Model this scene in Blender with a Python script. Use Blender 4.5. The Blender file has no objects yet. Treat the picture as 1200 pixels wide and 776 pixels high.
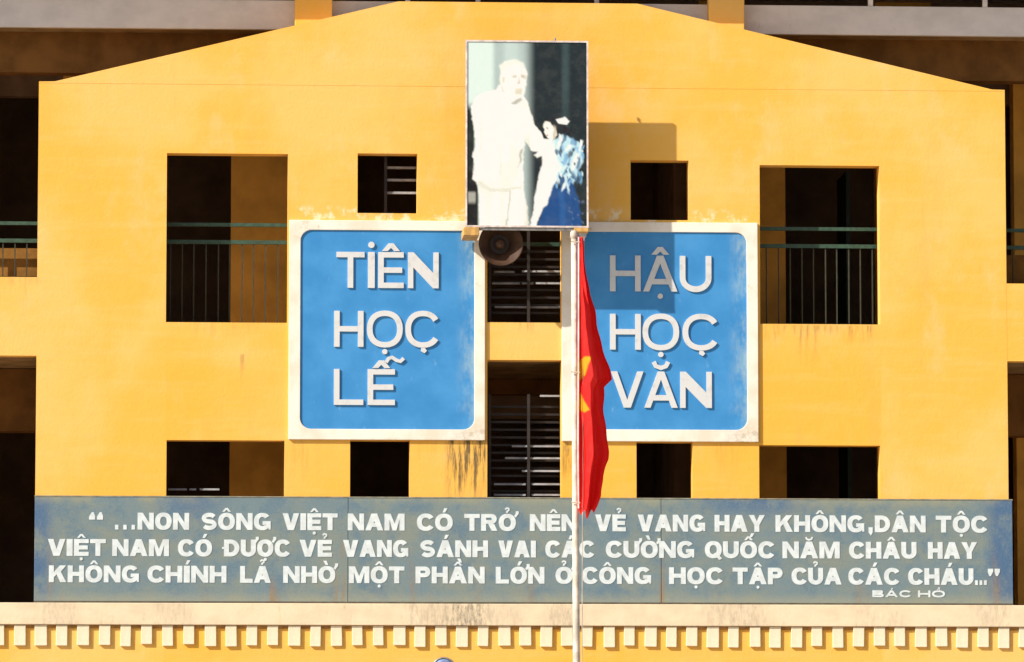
import bpy, bmesh, math, random
import numpy as np
from mathutils import Vector, Matrix
from mathutils.geometry import tessellate_polygon

random.seed(7)
SC = bpy.context.scene
COL = SC.collection

# ------------------------------------------------------------------ camera
CAM = Vector((-3.6, -60.0, 1.6))
AIM = Vector((0.0, 0.0, 7.6))
fwd = (AIM - CAM).normalized()
rgt = fwd.cross(Vector((0, 0, 1))).normalized()
upv = rgt.cross(fwd).normalized()
FPX = 6040.0                                   # focal length in pixels of a 1200 px wide frame
cd = bpy.data.cameras.new('camera')
cam = bpy.data.objects.new('camera', cd)
COL.objects.link(cam)
cam.location = CAM
cam.rotation_euler = fwd.to_track_quat('-Z', 'Y').to_euler()
cd.sensor_width = 36.0
cd.lens = 36.0 * FPX / 1200.0
cd.clip_start = 0.5
cd.clip_end = 2000.0
SC.camera = cam

def at(px, py, Y=0.0):
    """point of the plane y = Y that a sight line of the survey photograph meets"""
    d = fwd + rgt * ((px - 600.0) / FPX) + upv * ((388.0 - py) / FPX)
    return CAM + d * ((Y - CAM.y) / d.y)

def X(px, Y=0.0, py=388): return at(px, py, Y).x
def Z(py, Y=0.0, px=600): return at(px, py, Y).z

# ------------------------------------------------------------------ sun and sky
PD = 0.62                                      # the portrait stands this far off the wall
a_ = at(690, 47, -PD); b_ = at(793, 146, 0.0)
SUNV = (b_ - a_).normalized()                  # direction in which the light travels
tosun = -SUNV
elev = math.asin(tosun.z)
world = bpy.data.worlds.new('World'); SC.world = world; world.use_nodes = True
wn = world.node_tree
bg = wn.nodes['Background']
sky = wn.nodes.new('ShaderNodeTexSky'); sky.sky_type = 'NISHITA'; sky.sun_disc = False
sky.sun_elevation = elev
sky.sun_rotation = math.atan2(tosun.x, tosun.y)
sky.dust_density = 2.0
wn.links.new(sky.outputs[0], bg.inputs[0])
bg.inputs[1].default_value = 0.09
sd = bpy.data.lights.new('sun', 'SUN'); sun = bpy.data.objects.new('sun', sd); COL.objects.link(sun)
sd.energy = 5.0; sd.angle = math.radians(0.55); sd.color = (1.0, 0.93, 0.82)
sun.rotation_euler = SUNV.to_track_quat('-Z', 'Y').to_euler()
SC.view_settings.view_transform = 'Standard'; SC.view_settings.look = 'None'
SC.view_settings.gamma = 1.0
SC.view_settings.exposure = 0.40
SC.cycles.max_bounces = 8; SC.cycles.diffuse_bounces = 5

# ------------------------------------------------------------------ node helpers
class N:
    """tiny expression wrapper round shader sockets"""
    def __init__(s, nt, sock): s.nt = nt; s.s = sock
    def m(s, op, *a, clamp=False):
        n = s.nt.nodes.new('ShaderNodeMath'); n.operation = op; n.use_clamp = clamp
        for i, v in enumerate((s,) + a):
            if isinstance(v, N): s.nt.links.new(v.s, n.inputs[i])
            else: n.inputs[i].default_value = v
        return N(s.nt, n.outputs[0])
    def __add__(s, o): return s.m('ADD', o)
    def __sub__(s, o): return s.m('SUBTRACT', o)
    def __mul__(s, o): return s.m('MULTIPLY', o)
    def mx(s, o): return s.m('MAXIMUM', o)
    def mn(s, o): return s.m('MINIMUM', o)
    def step(s, a, b, lo=0.0, hi=1.0):
        n = s.nt.nodes.new('ShaderNodeMapRange'); n.interpolation_type = 'SMOOTHSTEP'
        s.nt.links.new(s.s, n.inputs[0])
        if a > b: a, b, lo, hi = b, a, hi, lo
        n.inputs[1].default_value = a; n.inputs[2].default_value = b
        n.inputs[3].default_value = lo; n.inputs[4].default_value = hi
        return N(s.nt, n.outputs[0])

def lin(r, g, b):
    f = lambda c: ((c / 255.0 + 0.055) / 1.055) ** 2.4 if c > 10 else c / 255.0 / 12.92
    return (f(r), f(g), f(b), 1.0)

class Mat:
    def __init__(s, name, rough=0.8, spec=0.25, metal=0.0):
        s.m = bpy.data.materials.new(name); s.m.use_nodes = True
        s.nt = s.m.node_tree; s.b = s.nt.nodes['Principled BSDF']
        s.b.inputs['Roughness'].default_value = rough
        s.b.inputs['Specular IOR Level'].default_value = spec
        s.b.inputs['Metallic'].default_value = metal
        tc = s.nt.nodes.new('ShaderNodeTexCoord'); s.co = tc.outputs['Object']
        sp = s.nt.nodes.new('ShaderNodeSeparateXYZ'); s.nt.links.new(s.co, sp.inputs[0])
        s.x, s.y, s.z = [N(s.nt, sp.outputs[i]) for i in range(3)]
    def noise(s, scale, detail=4, rough=0.55, sx=1, sy=1, sz=1, off=0):
        mp = s.nt.nodes.new('ShaderNodeMapping'); mp.inputs['Scale'].default_value = (sx, sy, sz)
        mp.inputs['Location'].default_value = (off, off * .7, off * .3)
        s.nt.links.new(s.co, mp.inputs[0])
        n = s.nt.nodes.new('ShaderNodeTexNoise'); n.inputs['Scale'].default_value = scale
        n.inputs['Detail'].default_value = detail; n.inputs['Roughness'].default_value = rough
        s.nt.links.new(mp.outputs[0], n.inputs[0])
        return N(s.nt, n.outputs[0])
    def mix(s, fac, a, b):
        n = s.nt.nodes.new('ShaderNodeMix'); n.data_type = 'RGBA'
        if isinstance(fac, N): s.nt.links.new(fac.s, n.inputs[0])
        else: n.inputs[0].default_value = fac
        for i, v in ((6, a), (7, b)):
            if isinstance(v, tuple): n.inputs[i].default_value = v
            else: s.nt.links.new(v, n.inputs[i])
        return n.outputs[2]
    def color(s, c):
        if isinstance(c, tuple): s.b.inputs['Base Color'].default_value = c
        else: s.nt.links.new(c, s.b.inputs['Base Color'])
        return s
    def bump(s, h, dist=0.01, strength=0.5):
        n = s.nt.nodes.new('ShaderNodeBump'); n.inputs['Strength'].default_value = strength
        n.inputs['Distance'].default_value = dist
        s.nt.links.new(h.s, n.inputs['Height']); s.nt.links.new(n.outputs[0], s.b.inputs['Normal'])
        return s

def simple(name, c, rough=0.8, spec=0.25, metal=0.0, var=0.25, scale=6.0):
    m = Mat(name, rough, spec, metal)
    n = m.noise(scale, 5)
    lo = tuple(v * (1 - var) for v in c[:3]) + (1,); hi = tuple(min(1, v * (1 + var)) for v in c[:3]) + (1,)
    m.color(m.mix(n.step(.3, .7), lo, hi)).bump(m.noise(scale * 12, 3), .003, .4)
    return m.m

def drip(m, px, py, wpx, lpx, nz):
    """a run-down dirt stain under (px, py), wpx wide and lpx long"""
    cx, z0 = X(px), Z(py); w = wpx / 100.0; L = lpx / 100.0
    h = (m.x - cx).m('ABSOLUTE').step(w * .5, w * .22)
    v = m.z.step(z0 - L, z0 - L * .15) * m.z.step(z0 + .02, z0)
    return h * v * nz

# ------------------------------------------------------------------ materials
def plaster(name, orange=0.0):
    m = Mat(name, .85, .15)
    big = m.noise(.55, 5, .55, off=3); mid = m.noise(2.3, 5, .6, off=9, sz=.6)
    pale = (.80, .472, .128, 1); deep = (.81, .425, .070, 1); tan = (.78, .51, .22, 1)
    c = m.mix(big.step(.40, .60), pale, deep)
    c = m.mix(mid.step(.52, .78) * .55, c, tan)
    # a warmer repaint between the wings of the frontispiece, low down
    warm = m.x.step(X(193), X(196)) * m.x.step(X(1034), X(1030)) * m.z.step(Z(410), Z(440))
    c = m.mix((warm * .45).m('ADD', orange), c, (.80, .40, .045, 1))
    br = m.noise(1.6, 6, .7, sx=.35, sz=3.2, off=17).step(.45, .72)
    c = m.mix(br * .16, c, (.84, .56, .26, 1))
    sc = m.noise(38, 4, .8, off=21).step(.62, .8) * m.noise(1.7, 4, off=23).step(.5, .7)
    c = m.mix(sc * .3, c, (.42, .25, .09, 1))
    # long weather streaks
    st = m.noise(3.2, 5, .6, sz=.09, off=5).step(.56, .8)
    c = m.mix(st * .20, c, (.50, .30, .10, 1))
    # pale worn patches round the edges of the signs
    wp = m.noise(7, 4, .7, off=2).step(.5, .68) * m.z.step(Z(240), Z(250)) * m.z.step(Z(268), Z(260)) * m.x.step(X(330), X(340)) * m.x.step(X(900), X(880))
    c = m.mix(wp * .8, c, (.82, .70, .48, 1))
    sn = m.noise(24, 6, .72, sz=.10, off=1).step(.40, .72)
    tot = None
    for a in ((284, 418, 7, 38, .8), (28, 328, 8, 60, .7), (547, 516, 60, 90, 3.2), (668, 518, 26, 55, 2.2), (562, 516, 22, 60, 2.5),
              (905, 380, 24, 30, .9), (947, 380, 30, 55, 1.0), (1005, 380, 48, 26, 1.2), (615, 378, 30, 16, 1.0),
              (260, 380, 110, 22, .4), (445, 251, 70, 12, .5), (352, 518, 26, 60, .5), (760, 258, 60, 10, .4),
              (955, 380, 150, 14, .8), (850, 520, 40, 50, .35), (25, 330, 60, 12, .5), (500, 518, 30, 40, .4)):
        d = drip(m, a[0], a[1], a[2], a[3], sn) * a[4]
        tot = d if tot is None else tot.mx(d)
    c = m.mix(tot.m('MULTIPLY', .6, clamp=True), c, (.17, .115, .05, 1))
    m.color(c)
    m.bump(m.noise(28, 6, .65) + m.noise(5, 3) * 1.2, .008, .38)
    return m.m

M_WALL = plaster('yellow_limewash')
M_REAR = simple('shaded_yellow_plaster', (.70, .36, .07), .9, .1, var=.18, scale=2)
M_BEAM = simple('beam_shade_brown', (.17, .075, .02), .9, .1, scale=3)  # dark brown puts the corridor shade into the beams' colour
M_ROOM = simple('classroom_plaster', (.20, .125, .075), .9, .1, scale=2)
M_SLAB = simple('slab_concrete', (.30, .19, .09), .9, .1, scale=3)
M_DOOR = simple('dark_green_shutter_paint', (.025, .04, .028), .6, .3)
M_GREEN = simple('green_rail_paint', (.035, .075, .05), .55, .35, scale=14)
M_BAL = simple('worn_baluster_paint', (.045, .045, .028), .8, .3, scale=9)
M_STEEL = simple('galvanised_steel', (.30, .28, .26), .45, .4, .6, scale=20)
M_OCHRE = simple('ochre_bracket_paint', (.55, .32, .10), .7, .2, scale=12)
M_BLADE = simple('pale_louvre_metal', (.24, .24, .25), .5, .3, scale=10)

def band_mat(name, base, dirt, amount, stains=()):
    m = Mat(name, .85, .15)
    c = m.mix(m.noise(3, 5, .6, sz=1.5).step(.35, .7), base, tuple(v * .87 for v in base[:3]) + (1,))
    sp = m.noise(16, 6, .75, sz=.35).step(.55, .75) * m.noise(1.1, 3, off=4).step(.4, .65)
    c = m.mix((sp * amount).m('MULTIPLY', 1.0, clamp=True), c, dirt)
    sn = m.noise(20, 6, .75, sz=.3, off=8).step(.36, .74)
    for (px, w, k) in stains:
        h = (m.x - X(px)).m('ABSOLUTE').step(w / 200.0, w / 600.0)
        c = m.mix((h * sn * k).m('MULTIPLY', 1.0, clamp=True), c, (.17, .15, .12, 1))
    m.color(c).bump(m.noise(30, 5, .7), .006, .5)
    return m.m
M_CORN = band_mat('cream_cornice_limewash', (.76, .61, .42, 1), (.45, .33, .17, 1), .8,
                  ((548, 70, 1.1), (500, 80, .45), (590, 50, .35), (660, 60, .5), (860, 110, .45), (1160, 70, .4), (70, 70, .4), (205, 70, .3), (1030, 90, .25)))
M_DENT = band_mat('cream_dentil_limewash', (.80, .69, .50, 1), (.42, .30, .13, 1), 1.2)
M_PARA = band_mat('grey_white_parapet_paint', (.68, .62, .60, 1), (.40, .33, .30, 1), .6)
M_PALE = simple('white_post_paint', (.66, .60, .56), .8, .2)

def board_mat():
    m = Mat('weathered_slogan_board_paint', .6, .3)
    n1 = m.noise(1.5, 6, .7, sz=1.4, off=2); n2 = m.noise(3.0, 6, .7, off=6); n3 = m.noise(9, 4, .7, sz=.4, off=11)
    grey = (.135, .195, .22, 1); green = (.185, .215, .19, 1); blue = (.035, .10, .22, 1); slate = (.085, .155, .215, 1)
    c = m.mix(n1.step(.40, .62), grey, green)
    c = m.mix(n2.step(.47, .68) * .8, c, slate)
    ed = m.x.step(-5.25, -5.50).mx(m.x.step(5.50, 5.72)) * n2.step(.25, .5)
    a1 = (m.x + 3.75).m('ABSOLUTE').step(.55, .05) * m.z.step(.85, 1.22)
    a2 = (m.x - 2.85).m('ABSOLUTE').step(.9, .1) * m.z.step(.95, 1.22)
    c = m.mix((ed * .85).mx(a1 * .7).mx(a2 * .8) * n3.step(.2, .5), c, blue)
    c = m.mix(m.z.step(.17, .0) * .5, c, (.33, .31, .20, 1))
    c = m.mix(m.z.step(1.12, 1.24) * .35 * n1.step(.4, .6), c, (.36, .33, .17, 1))
    rn = m.noise(8, 5, .7, sz=.12, off=3).step(.42, .7)
    tot = None
    for (px, w, k, top) in ((397, .12, 1.0, .5), (403, .05, .8, 1.2), (485, .09, .8, .9), (503, .06, .7, .3), (322, .1, .7, .4),
                       (775, .05, .9, .7), (1008, .12, .35, .4), (240, .1, .3, .4), (1160, .12, .5, .9), (68, .14, .4, 1.1),
                       (620, .1, .3, .6), (850, .2, .3, .4), (560, .1, .3, .5)):
        d = (m.x - X(px)).m('ABSOLUTE').step(w, w * .2) * m.z.step(top, top * .1) * k
        tot = d if tot is None else tot.mx(d)
    c = m.mix((tot * rn).m('MULTIPLY', 1.3, clamp=True), c, (.27, .15, .055, 1))
    fine = m.noise(45, 3, .8).step(.3, .75)
    c2 = m.mix(fine * .12, c, (.45, .48, .44, 1))
    m.color(c2).bump(m.noise(20, 5, .6), .003, .4)
    return m.m
M_BOARD = board_mat()

def sign_blue():
    m = Mat('sky_blue_sign_paint', .5, .35)
    n = m.noise(2.2, 5, .6, off=4); n2 = m.noise(10, 5, .7, sz=.4)
    c = m.mix(n.step(.35, .7), (.034, .215, .50, 1), (.055, .265, .57, 1))
    c = m.mix(n2.step(.62, .8) * .35, c, (.30, .52, .75, 1))
    c = m.mix(m.noise(2.6, 4, .6, off=13).step(.6, .78) * .35, c, (.03, .21, .55, 1))
    # sun-bleached, dirty strip along the right edge and chalky scuffs
    e = m.x.step(.78, .98) * m.noise(3, 5, .7, sz=.5, off=7).step(.4, .65)
    c = m.mix(e * .6, c, (.40, .50, .48, 1))
    m.color(c).bump(m.noise(16, 5), .003, .35)
    return m.m
M_BLUE = sign_blue()

def frame_white():
    m = Mat('white_sign_frame_paint', .75, .2)
    c = m.mix(m.noise(3, 4).step(.4, .7), (.80, .73, .64, 1), (.70, .61, .49, 1))
    d = m.noise(14, 6, .75).step(.56, .72) * m.noise(1.3, 3, off=5).step(.48, .62)
    c = m.mix(d * .7, c, (.42, .32, .19, 1))
    k = m.z.step(.25, .0) * m.x.step(.55, 1.15) * m.noise(9, 5, .7, off=2).step(.4, .6)
    c = m.mix(k * .8, c, (.28, .22, .15, 1))
    m.color(c).bump(m.noise(25, 5), .004, .4)
    return m.m
M_FRAME = frame_white()

def letter_mat():
    m = Mat('white_letter_paint', .7, .25)
    c = m.mix(m.noise(9, 5, .7).step(.5, .75) * .6, (.60, .60, .60, 1), (.42, .41, .39, 1))
    m.color(c).bump(m.noise(30, 4), .002, .3)
    return m.m
M_LET = letter_mat()
M_SLET = simple('white_slogan_letter_paint', (.60, .65, .66), .8, .15, var=.10, scale=12)

def attr_mat(name, rough=.5, trans=0.0):
    m = Mat(name, rough, .3)
    a = m.nt.nodes.new('ShaderNodeAttribute'); a.attribute_name = 'print'
    n = m.noise(7, 3, .7)
    c = m.mix(n.step(.4, .7) * .03, a.outputs['Color'], (.5, .5, .45, 1))
    m.color(c)
    return m
M_PRINT = attr_mat('photo_print', .35).m
def flag_mat():
    m = attr_mat('red_flag_cloth', .8)
    nt = m.nt
    tr = nt.nodes.new('ShaderNodeBsdfTranslucent'); mx = nt.nodes.new('ShaderNodeMixShader'); mx.inputs[0].default_value = .3
    a = [n for n in nt.nodes if n.type == 'ATTRIBUTE'][0]
    nt.links.new(a.outputs['Color'], tr.inputs['Color'])
    out = nt.nodes['Material Output']
    nt.links.new(m.b.outputs[0], mx.inputs[1]); nt.links.new(tr.outputs[0], mx.inputs[2]); nt.links.new(mx.outputs[0], out.inputs[0])
    return m.m
M_FLAG = flag_mat()
M_POLE = simple('cream_pole_paint', (.60, .52, .43), .5, .35, scale=9)
M_HORN = simple('brown_horn_paint', (.062, .030, .016), .6, .2, scale=10)
M_HORN2 = simple('dark_horn_throat', (.03, .02, .016), .5, .3)
M_ROPE = simple('halyard_rope', (.45, .38, .30), .9, .1)
M_PBORD = simple('portrait_edge_strip', (.62, .52, .48), .5, .3, scale=12)
M_DISC = simple('blue_grey_disc_paint', (.17, .24, .42), .6, .3, scale=15)

# ------------------------------------------------------------------ mesh helpers
class MB:
    def __init__(s): s.v = []; s.f = []
    def box(s, x0, x1, y0, y1, z0, z1):
        b = len(s.v)
        s.v += [(x, y, z) for z in (z0, z1) for y in (y0, y1) for x in (x0, x1)]
        s.f += [tuple(b + i for i in q) for q in ((0, 2, 3, 1), (4, 5, 7, 6), (0, 1, 5, 4), (2, 6, 7, 3), (0, 4, 6, 2), (1, 3, 7, 5))]
        return s
    def plate(s, loops, y0, y1, back=True):
        """loops in (x, z): the first is the outline, the others holes; front face at y0"""
        area = lambda L: sum(L[i][0] * L[(i + 1) % len(L)][1] - L[(i + 1) % len(L)][0] * L[i][1] for i in range(len(L)))
        loops = [list(l) if (area(l) > 0) == (i == 0) else list(l)[::-1] for i, l in enumerate(loops)]
        tris = tessellate_polygon([[Vector((x, z, 0)) for x, z in l] for l in loops])
        flat = [p for l in loops for p in l]; n = len(flat); b = len(s.v)
        s.v += [(x, y0, z) for x, z in flat] + [(x, y1, z) for x, z in flat]
        for t in tris:
            a, c, d = t
            ar = (flat[c][0] - flat[a][0]) * (flat[d][1] - flat[a][1]) - (flat[d][0] - flat[a][0]) * (flat[c][1] - flat[a][1])
            if abs(ar) < 1e-12: continue
            if ar < 0: c, d = d, c
            s.f.append((b + a, b + c, b + d))
            if back: s.f.append((b + n + a, b + n + d, b + n + c))
        k = 0
        for l in loops:
            m = len(l)
            for i in range(m):
                p, q = k + i, k + (i + 1) % m
                s.f.append((b + p, b + n + p, b + n + q, b + q))
            k += m
        return s
    def tube(s, pts, r, seg=12, cap=True):
        pts = [Vector(p) for p in pts]; rs = r if isinstance(r, (list, tuple)) else [r] * len(pts)
        b = len(s.v)
        for i, p in enumerate(pts):
            d = (pts[min(i + 1, len(pts) - 1)] - pts[max(i - 1, 0)]).normalized()
            a = d.orthogonal().normalized() if abs(d.z) < .9 else Vector((1, 0, 0))
            a = (a - d * a.dot(d)).normalized(); c = d.cross(a)
            for k in range(seg):
                t = 2 * math.pi * k / seg
                s.v.append(tuple(p + (a * math.cos(t) + c * math.sin(t)) * rs[i]))
        for i in range(len(pts) - 1):
            for k in range(seg):
                p = b + i * seg + k; q = b + i * seg + (k + 1) % seg
                s.f.append((p, q, q + seg, p + seg))
        if cap:
            s.f.append(tuple(b + k for k in range(seg))[::-1])
            s.f.append(tuple(b + (len(pts) - 1) * seg + k for k in range(seg)))
        return s
    def lathe(s, prof, o, ax, seg=40):
        """prof: (radius, distance along ax) pairs"""
        o = Vector(o); ax = Vector(ax).normalized(); a = ax.orthogonal().normalized(); c = ax.cross(a); b = len(s.v)
        for r, h in prof:
            for k in range(seg):
                t = 2 * math.pi * k / seg
                s.v.append(tuple(o + ax * h + (a * math.cos(t) + c * math.sin(t)) * max(r, 1e-4)))
        for i in range(len(prof) - 1):
            for k in range(seg):
                p = b + i * seg + k; q = b + i * seg + (k + 1) % seg
                s.f.append((p, q, q + seg, p + seg))
        return s
    def build(s, name, mat, parent=None, smooth=False, bevel=0.0):
        me = bpy.data.meshes.new(name)
        off = Vector((0, 0, 0))
        p = parent
        while p is not None: off += p.location; p = p.parent
        me.from_pydata([(v[0] - off.x, v[1] - off.y, v[2] - off.z) for v in s.v], [], s.f)
        me.update(); me.materials.append(mat)
        if smooth:
            for q in me.polygons: q.use_smooth = True
        o = bpy.data.objects.new(name, me); COL.objects.link(o); o.parent = parent
        if bevel:
            bv = o.modifiers.new('bevel', 'BEVEL'); bv.width = bevel; bv.segments = 2; bv.limit_method = 'ANGLE'; bv.angle_limit = math.radians(40)
        return o

def thing(name, loc, label, cat, group=None):
    o = bpy.data.objects.new(name, None); COL.objects.link(o); o.location = loc; o.empty_display_size = .3
    o['label'] = label; o['category'] = cat
    if group: o['group'] = group
    return o
def tag(o, label, cat):
    o['label'] = label; o['category'] = cat; return o
def clone(o, parent, dx=0, dy=0, dz=0):
    c = o.copy(); COL.objects.link(c); c.parent = parent
    c.location = (o.location.x + dx, o.location.y + dy, o.location.z + dz); return c
def R(x0, y0, x1, y1, Y=0.0):
    """rectangle outline on the plane y = Y from the pixel box of the survey photograph"""
    cx, cy = (x0 + x1) / 2, (y0 + y1) / 2
    a, b = at(x0, cy, Y).x, at(x1, cy, Y).x; t, u = at(cx, y0, Y).z, at(cx, y1, Y).z
    return [(a, u), (b, u), (b, t), (a, t)]

# ------------------------------------------------------------------ ground
def ground():
    m = Mat('paved_yard', .9, .15)
    br = m.nt.nodes.new('ShaderNodeTexBrick'); m.nt.links.new(m.co, br.inputs[0])
    br.inputs['Scale'].default_value = 1.0; br.inputs['Brick Width'].default_value = 1.2; br.inputs['Row Height'].default_value = 1.2
    br.inputs['Mortar Size'].default_value = .012; br.offset = 0
    br.inputs['Color1'].default_value = (.40, .36, .30, 1); br.inputs['Color2'].default_value = (.44, .40, .33, 1); br.inputs['Mortar'].default_value = (.2, .18, .15, 1)
    c = m.mix(m.noise(.6, 6).step(.4, .7) * .4, br.outputs[0], (.34, .29, .23, 1)); m.color(c).bump(m.noise(40, 4), .004, .5)
    mb = MB(); k = 900.0
    mb.v = [(-k, -k, 0), (k, -k, 0), (k, k, 0), (-k, k, 0)]; mb.f = [(0, 1, 2, 3)]
    o = mb.build('ground', m.m); o['kind'] = 'structure'
ground()

# ------------------------------------------------------------------ the school building
TH = .22
school = thing('school_building', (0, 0, 0), 'yellow limewashed school building with a low gabled front and square openings onto dark corridors', 'building')
zc = Z(708)                                     # top of the cornice
zs = Z(102)
xl, xr = X(43), X(1180)
ops = [R(195, 180, 337, 378), R(419, 180, 489, 250), R(739, 188, 807, 258), R(890.5, 194, 1031, 380),
       R(571, 150, 658, 378), R(571, 422, 658, 704), R(194.5, 516, 333, 704), R(410, 516, 480, 704),
       R(746, 518, 812, 704), R(890, 522, 1032, 704)]
MB().plate([[(xl, zc + .004), (xr, zc + .004), (xr, zs - .002), (xl, zs - .002)]] + ops, 0, TH).build('front_wall', M_WALL, school)
zg = Z(3); g0 = Z(97.5)
MB().plate([[(xl, zs - .001), (xr, zs - .001), (xr, zs + .016), (X(1165), zs + .02), (X(748), zg), (X(466), zg), (X(62), zs + .02), (xl, zs + .016)]], -.002, TH).build('gable', M_WALL, school)
MB().box(xl + .02, xr - .02, .004, TH - .02, zs - .0019, zs + .0019).build('joint', M_WALL, school)
# the wings: balcony spandrels flush with the front, running on past the frame to a pillar
for (xa, xb) in ((-14.0, xl - .0004), (xr + .0004, 14.0)):
    MB().box(xa, xb, .0015, TH, Z(420), Z(328.5)).build('spandrel', M_WALL, school)
for xp in (-9.6, -13.4, 9.6, 13.4):
    MB().box(xp - .25, xp + .25, -.03, .4, zc + .002, Z(-55)).build('pillar', M_WALL, school)
# ground floor front below the cornice
MB().box(-14, 14, .0, .3, 0, Z(733)).build('ground_floor_wall', M_WALL, school)
# cornice with dentils
cor = MB().box(-14, 14, -.052, .3, Z(733.5), zc).build('cornice', M_CORN, school, bevel=.008)
MB().box(-14, 14, -.020, .0, Z(737.5), Z(733.6)).build('moulding', simple('shadow_brown_moulding', (.33, .17, .05), .9, .1, scale=14), school)  # brown deepens the cornice shadow between the dentils, painted into the strip
pitch = .2443; dx0 = X(23.4, py=745)
zt, zb = Z(737.5) - .001, Z(757.5)
zt = Z(734) ; d0 = None
for k in range(-9, 57):
    w = .066 + random.uniform(-.006, .006); x = dx0 + k * pitch + random.uniform(-.006, .006)
    if d0 is None:
        mb = MB().box(-.067, .067, -.031, 0, zb - zt, 0)
        d0 = mb.build('dentil', M_DENT, school, bevel=.006); o = d0
    else: o = clone(d0, school)
    o.location = (x, -.0005, zt - .0005); o.scale = (w / .067, random.uniform(.85, 1.1), 1 + random.uniform(-.07, .05)); o.rotation_euler.y = random.uniform(-.025, .025)

# floors, ceilings, back walls
YB = 3.0
for (za, zb_) in ((Z(420) , Z(384)), (Z(38, .5), Z(8, .5))):
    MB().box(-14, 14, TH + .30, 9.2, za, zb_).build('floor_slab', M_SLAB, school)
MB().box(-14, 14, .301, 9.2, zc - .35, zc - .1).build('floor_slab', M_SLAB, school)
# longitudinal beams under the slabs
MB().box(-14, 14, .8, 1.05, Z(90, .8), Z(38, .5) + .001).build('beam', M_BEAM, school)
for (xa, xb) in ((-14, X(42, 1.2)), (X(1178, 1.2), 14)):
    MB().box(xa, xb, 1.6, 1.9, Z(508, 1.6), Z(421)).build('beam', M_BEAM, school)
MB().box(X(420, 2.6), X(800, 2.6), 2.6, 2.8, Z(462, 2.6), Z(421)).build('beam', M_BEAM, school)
# piers standing in the corridor
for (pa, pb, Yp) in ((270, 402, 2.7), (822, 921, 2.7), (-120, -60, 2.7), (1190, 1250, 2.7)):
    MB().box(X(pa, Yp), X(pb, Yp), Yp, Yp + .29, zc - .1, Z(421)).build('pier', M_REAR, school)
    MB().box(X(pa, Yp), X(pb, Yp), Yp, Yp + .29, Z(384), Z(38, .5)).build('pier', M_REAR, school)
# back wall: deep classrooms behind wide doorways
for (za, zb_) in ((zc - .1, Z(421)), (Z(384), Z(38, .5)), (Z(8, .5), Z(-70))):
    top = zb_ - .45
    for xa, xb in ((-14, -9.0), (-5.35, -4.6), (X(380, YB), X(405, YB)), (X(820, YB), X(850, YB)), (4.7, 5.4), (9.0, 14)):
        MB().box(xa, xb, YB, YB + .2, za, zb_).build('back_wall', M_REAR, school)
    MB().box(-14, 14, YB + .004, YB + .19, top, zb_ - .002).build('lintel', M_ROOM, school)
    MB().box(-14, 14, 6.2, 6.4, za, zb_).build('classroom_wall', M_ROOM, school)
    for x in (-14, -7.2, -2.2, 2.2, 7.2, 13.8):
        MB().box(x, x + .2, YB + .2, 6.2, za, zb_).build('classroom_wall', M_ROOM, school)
# classroom doors left half open in the doorways
for xx, zf in ((-8.2, Z(384)), (-4.4, Z(384)), (4.35, Z(384)), (7.6, Z(384)), (-8.2, zc - .1), (4.35, zc - .1)):
    d = MB().box(xx, xx + .05, YB + .2, YB + 1.1, zf + .01, zf + 2.3).build('door', M_DOOR, school)
    MB().box(xx - .05, xx, YB + .95, YB + 1.0, zf + .95, zf + 1.1).build('handle', M_DOOR, d)
# upper storey: parapet band, posts, columns, eave
zb0, zb1 = Z(38, .5), Z(4, .5)
MB().box(-14, 14, .44, .51, zb0 - .002, zb1).build('parapet', M_PARA, school, bevel=.008)
for px in (53, 205, 1023, 1158, -97, -249, 1330, 357 + 120, 700, 560):
    x = X(px, .45)
    MB().box(x - .028, x + .028, .45, .50, zb1 + .001, zb1 + .45).build('post', M_PALE, school)
MB().box(-14, 14, .445, .505, zb1 + .451, zb1 + .50).build('handrail', M_PALE, school)
for (pa, pb) in ((344, 388), (832, 874)):
    MB().box(X(pa, .24), X(pb, .24), .235, .435, zc, Z(-70)).build('column', M_WALL, school, bevel=.01)
MB().box(-14.4, 14.4, -.22, 9.4, Z(-62), Z(-50)).build('eave', M_PARA, school)
rf = MB(); e = Z(-50)
rf.v = [(-14.6, -.27, e + .002), (14.6, -.27, e + .002), (14.6, 9.6, e + .002), (-14.6, 9.6, e + .002), (-11, 4.3, e + 2.2), (11, 4.3, e + 2.2)]
rf.f = [(3, 2, 1, 0), (0, 1, 5, 4), (1, 2, 5), (2, 3, 4, 5), (3, 0, 4)]
rf.build('roof', simple('terracotta_tiles', (.30, .10, .05), .85, .15, scale=3), school)
# low parapets behind the railing in the wings
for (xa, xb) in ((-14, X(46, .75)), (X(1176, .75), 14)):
    MB().box(xa, xb, .75, .83, Z(384), Z(295, .75)).build('parapet', simple('parapet_shade_brown', (.26, .125, .03), .9, .1, scale=4), school)  # brown stands in for shade on parapets the sun would light

# corridor railing, 0.45 m behind the front
YR = .45
ra = MB().box(-9.3, 9.3, YR - .018, YR + .018, Z(288.5, YR), Z(284, YR))
rail_low = ra.build('handrail', M_GREEN, school)
rail_top = MB().box(-9.3, 9.3, YR - .022, YR + .022, Z(268, YR), Z(264, YR)).build('handrail', M_GREEN, school)
zlo, zhi = Z(384) , Z(288.8, YR)
b0 = None
x = X(976, YR) - .14 * 105
while x < 9.2:
    if b0 is None:
        b0 = MB().box(-.007, .007, -.007, .007, zlo, zhi).build('baluster', M_BAL, school); b0.location.y = YR; b0.location.x = x
    else:
        o = clone(b0, school); o.location.x = x + random.uniform(-.006, .006)
    x += .14
    if X(566, YR) < x < X(664, YR): x = X(664, YR)
for px in (-40, 130, 345, 560, 668, 860, 1060, 1230):
    xx = X(px, YR); MB().box(xx - .02, xx + .02, YR - .019, YR + .019, zlo, Z(268.2, YR)).build('rail_post', M_GREEN, school)

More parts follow.
